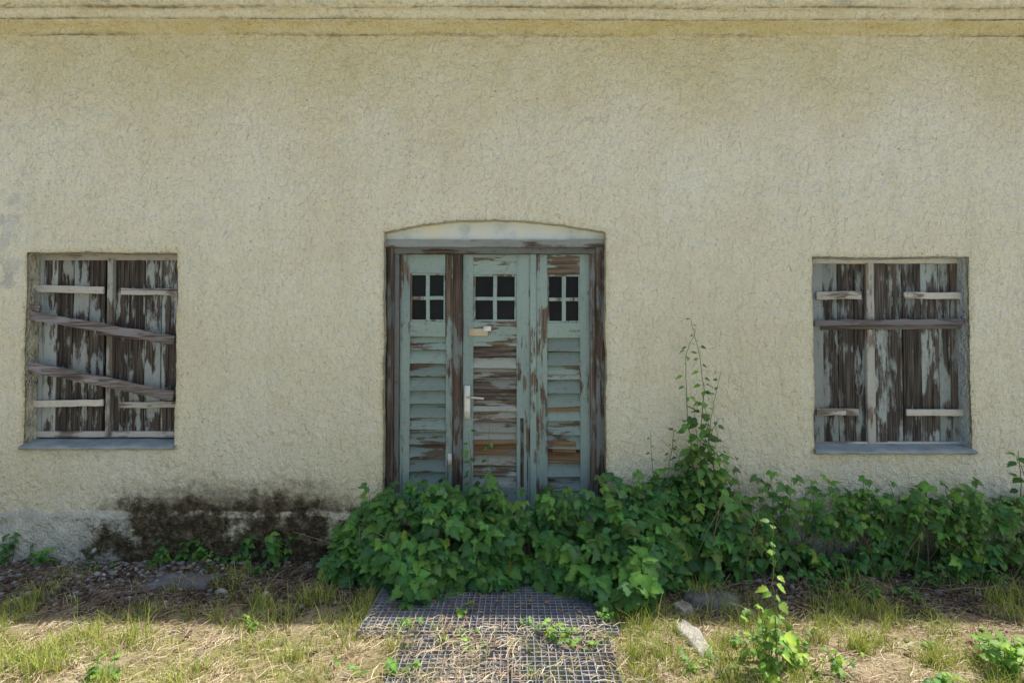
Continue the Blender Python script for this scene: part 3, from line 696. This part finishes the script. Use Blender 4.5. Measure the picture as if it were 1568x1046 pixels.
V[:,2]+=np.repeat(gzs(x,y),8)+np.repeat(rng.uniform(.0,.018,n),8)+.002
og=np.repeat(on_grate(x,y),8);V[:,2]+=og*.030
np_mesh('straw_litter',V,Q,{'Col':C},[M_STRAW])
ico=np.array([(0,0,1),(.89,0,.45),(.28,.85,.45),(-.72,.53,.45),(-.72,-.53,.45),(.28,-.85,.45),(.72,.53,-.45),(-.28,.85,-.45),(-.89,0,-.45),(-.28,-.85,-.45),(.72,-.53,-.45),(0,0,-1)])
icf=np.array([(0,1,2),(0,2,3),(0,3,4),(0,4,5),(0,5,1),(1,6,2),(2,7,3),(3,8,4),(4,9,5),(5,10,1),(2,6,7),(3,7,8),(4,8,9),(5,9,10),(1,10,6),(11,7,6),(11,8,7),(11,9,8),(11,10,9),(11,6,10)])
n=3800;x=np.where(rng.random(n)<.45,rng.uniform(-4.2,-2.2,n),rng.uniform(-4.2,4.4,n));y=-.03-.75*rng.random(n)**1.6
k=~on_grate(x,y);x,y=x[k],y[k];n=len(x)
s=rng.gamma(2.2,.0035,n)+.003;V=ico[None]*s[:,None,None]*rng.uniform(.6,1.3,(n,1,3))*rng.uniform(.8,1.2,(n,12,1));V[:,:,0]+=x[:,None];V[:,:,1]+=y[:,None];V[:,:,2]=V[:,:,2]*.7+(gzs(x,y)+s*.3)[:,None]
pal=np.array([(.34,.34,.35),(.20,.19,.18),(.11,.09,.075),(.48,.47,.46)]);C=np.repeat(pal[rng.choice(4,n,p=[.3,.3,.25,.15])]*rng.uniform(.7,1.2,(n,1)),12,0)
np_mesh('gravel',V.reshape(-1,3),(icf[None]+(np.arange(n)*12)[:,None,None]).reshape(-1,3),{'Col':C},[M_PEB],k=3)
Ld=Leaves()
for k in range(1300):
    xx=random.uniform(-4.0,4.0);yy=-.04-random.random()**1.3*1.2
    c=random.choice([(.17,.11,.08),(.12,.08,.06),(.24,.17,.13),(.28,.22,.18)])
    Ld.add((xx,yy,gz(xx,yy)+random.uniform(.008,.022)+(.03 if (-.86<xx<.6 and yy<-.22) else 0)),(random.gauss(0,1),random.gauss(0,1),random.gauss(0,.1)),(random.gauss(0,.35),random.gauss(0,.35),1),random.uniform(.02,.05),c)
Ld.make('dead_leaves',TS,M_STRAW)

# ---------------------------------------------------------------- light & camera
k=.104; el=math.radians(62); s=math.sin(el);hy=k*s;hx=math.sqrt(max(0,math.cos(el)**2-hy**2))
sd=Vector((hx,hy,s))
li=bpy.data.lights.new('sun','SUN');li.energy=5.0;li.angle=math.radians(.53);li.color=(1,.955,.87)
so=bpy.data.objects.new('sun',li);S.collection.objects.link(so);so.rotation_euler=sd.to_track_quat('Z','Y').to_euler();so.location=(3,-2,9)
w=bpy.data.worlds.new('World');S.world=w;w.use_nodes=True;nt=w.node_tree;nt.nodes.clear()
sk=nt.nodes.new('ShaderNodeTexSky');sk.sky_type='NISHITA';sk.sun_disc=False;sk.sun_elevation=el;sk.sun_rotation=math.atan2(hx,hy);sk.air_density=1.3;sk.dust_density=3.0;sk.ozone_density=1.0
bg=nt.nodes.new('ShaderNodeBackground');bg.inputs[1].default_value=.148;o=nt.nodes.new('ShaderNodeOutputWorld')
nt.links.new(sk.outputs[0],bg.inputs[0]);nt.links.new(bg.outputs[0],o.inputs[0])
cam=bpy.data.cameras.new('camera');cam.lens=18;cam.sensor_width=36;cam.clip_end=1000;cam.clip_start=.05
co=bpy.data.objects.new('camera',cam);S.collection.objects.link(co);co.location=(0,-CD,CH);co.rotation_euler=(math.pi/2+TH,0,0);S.camera=co
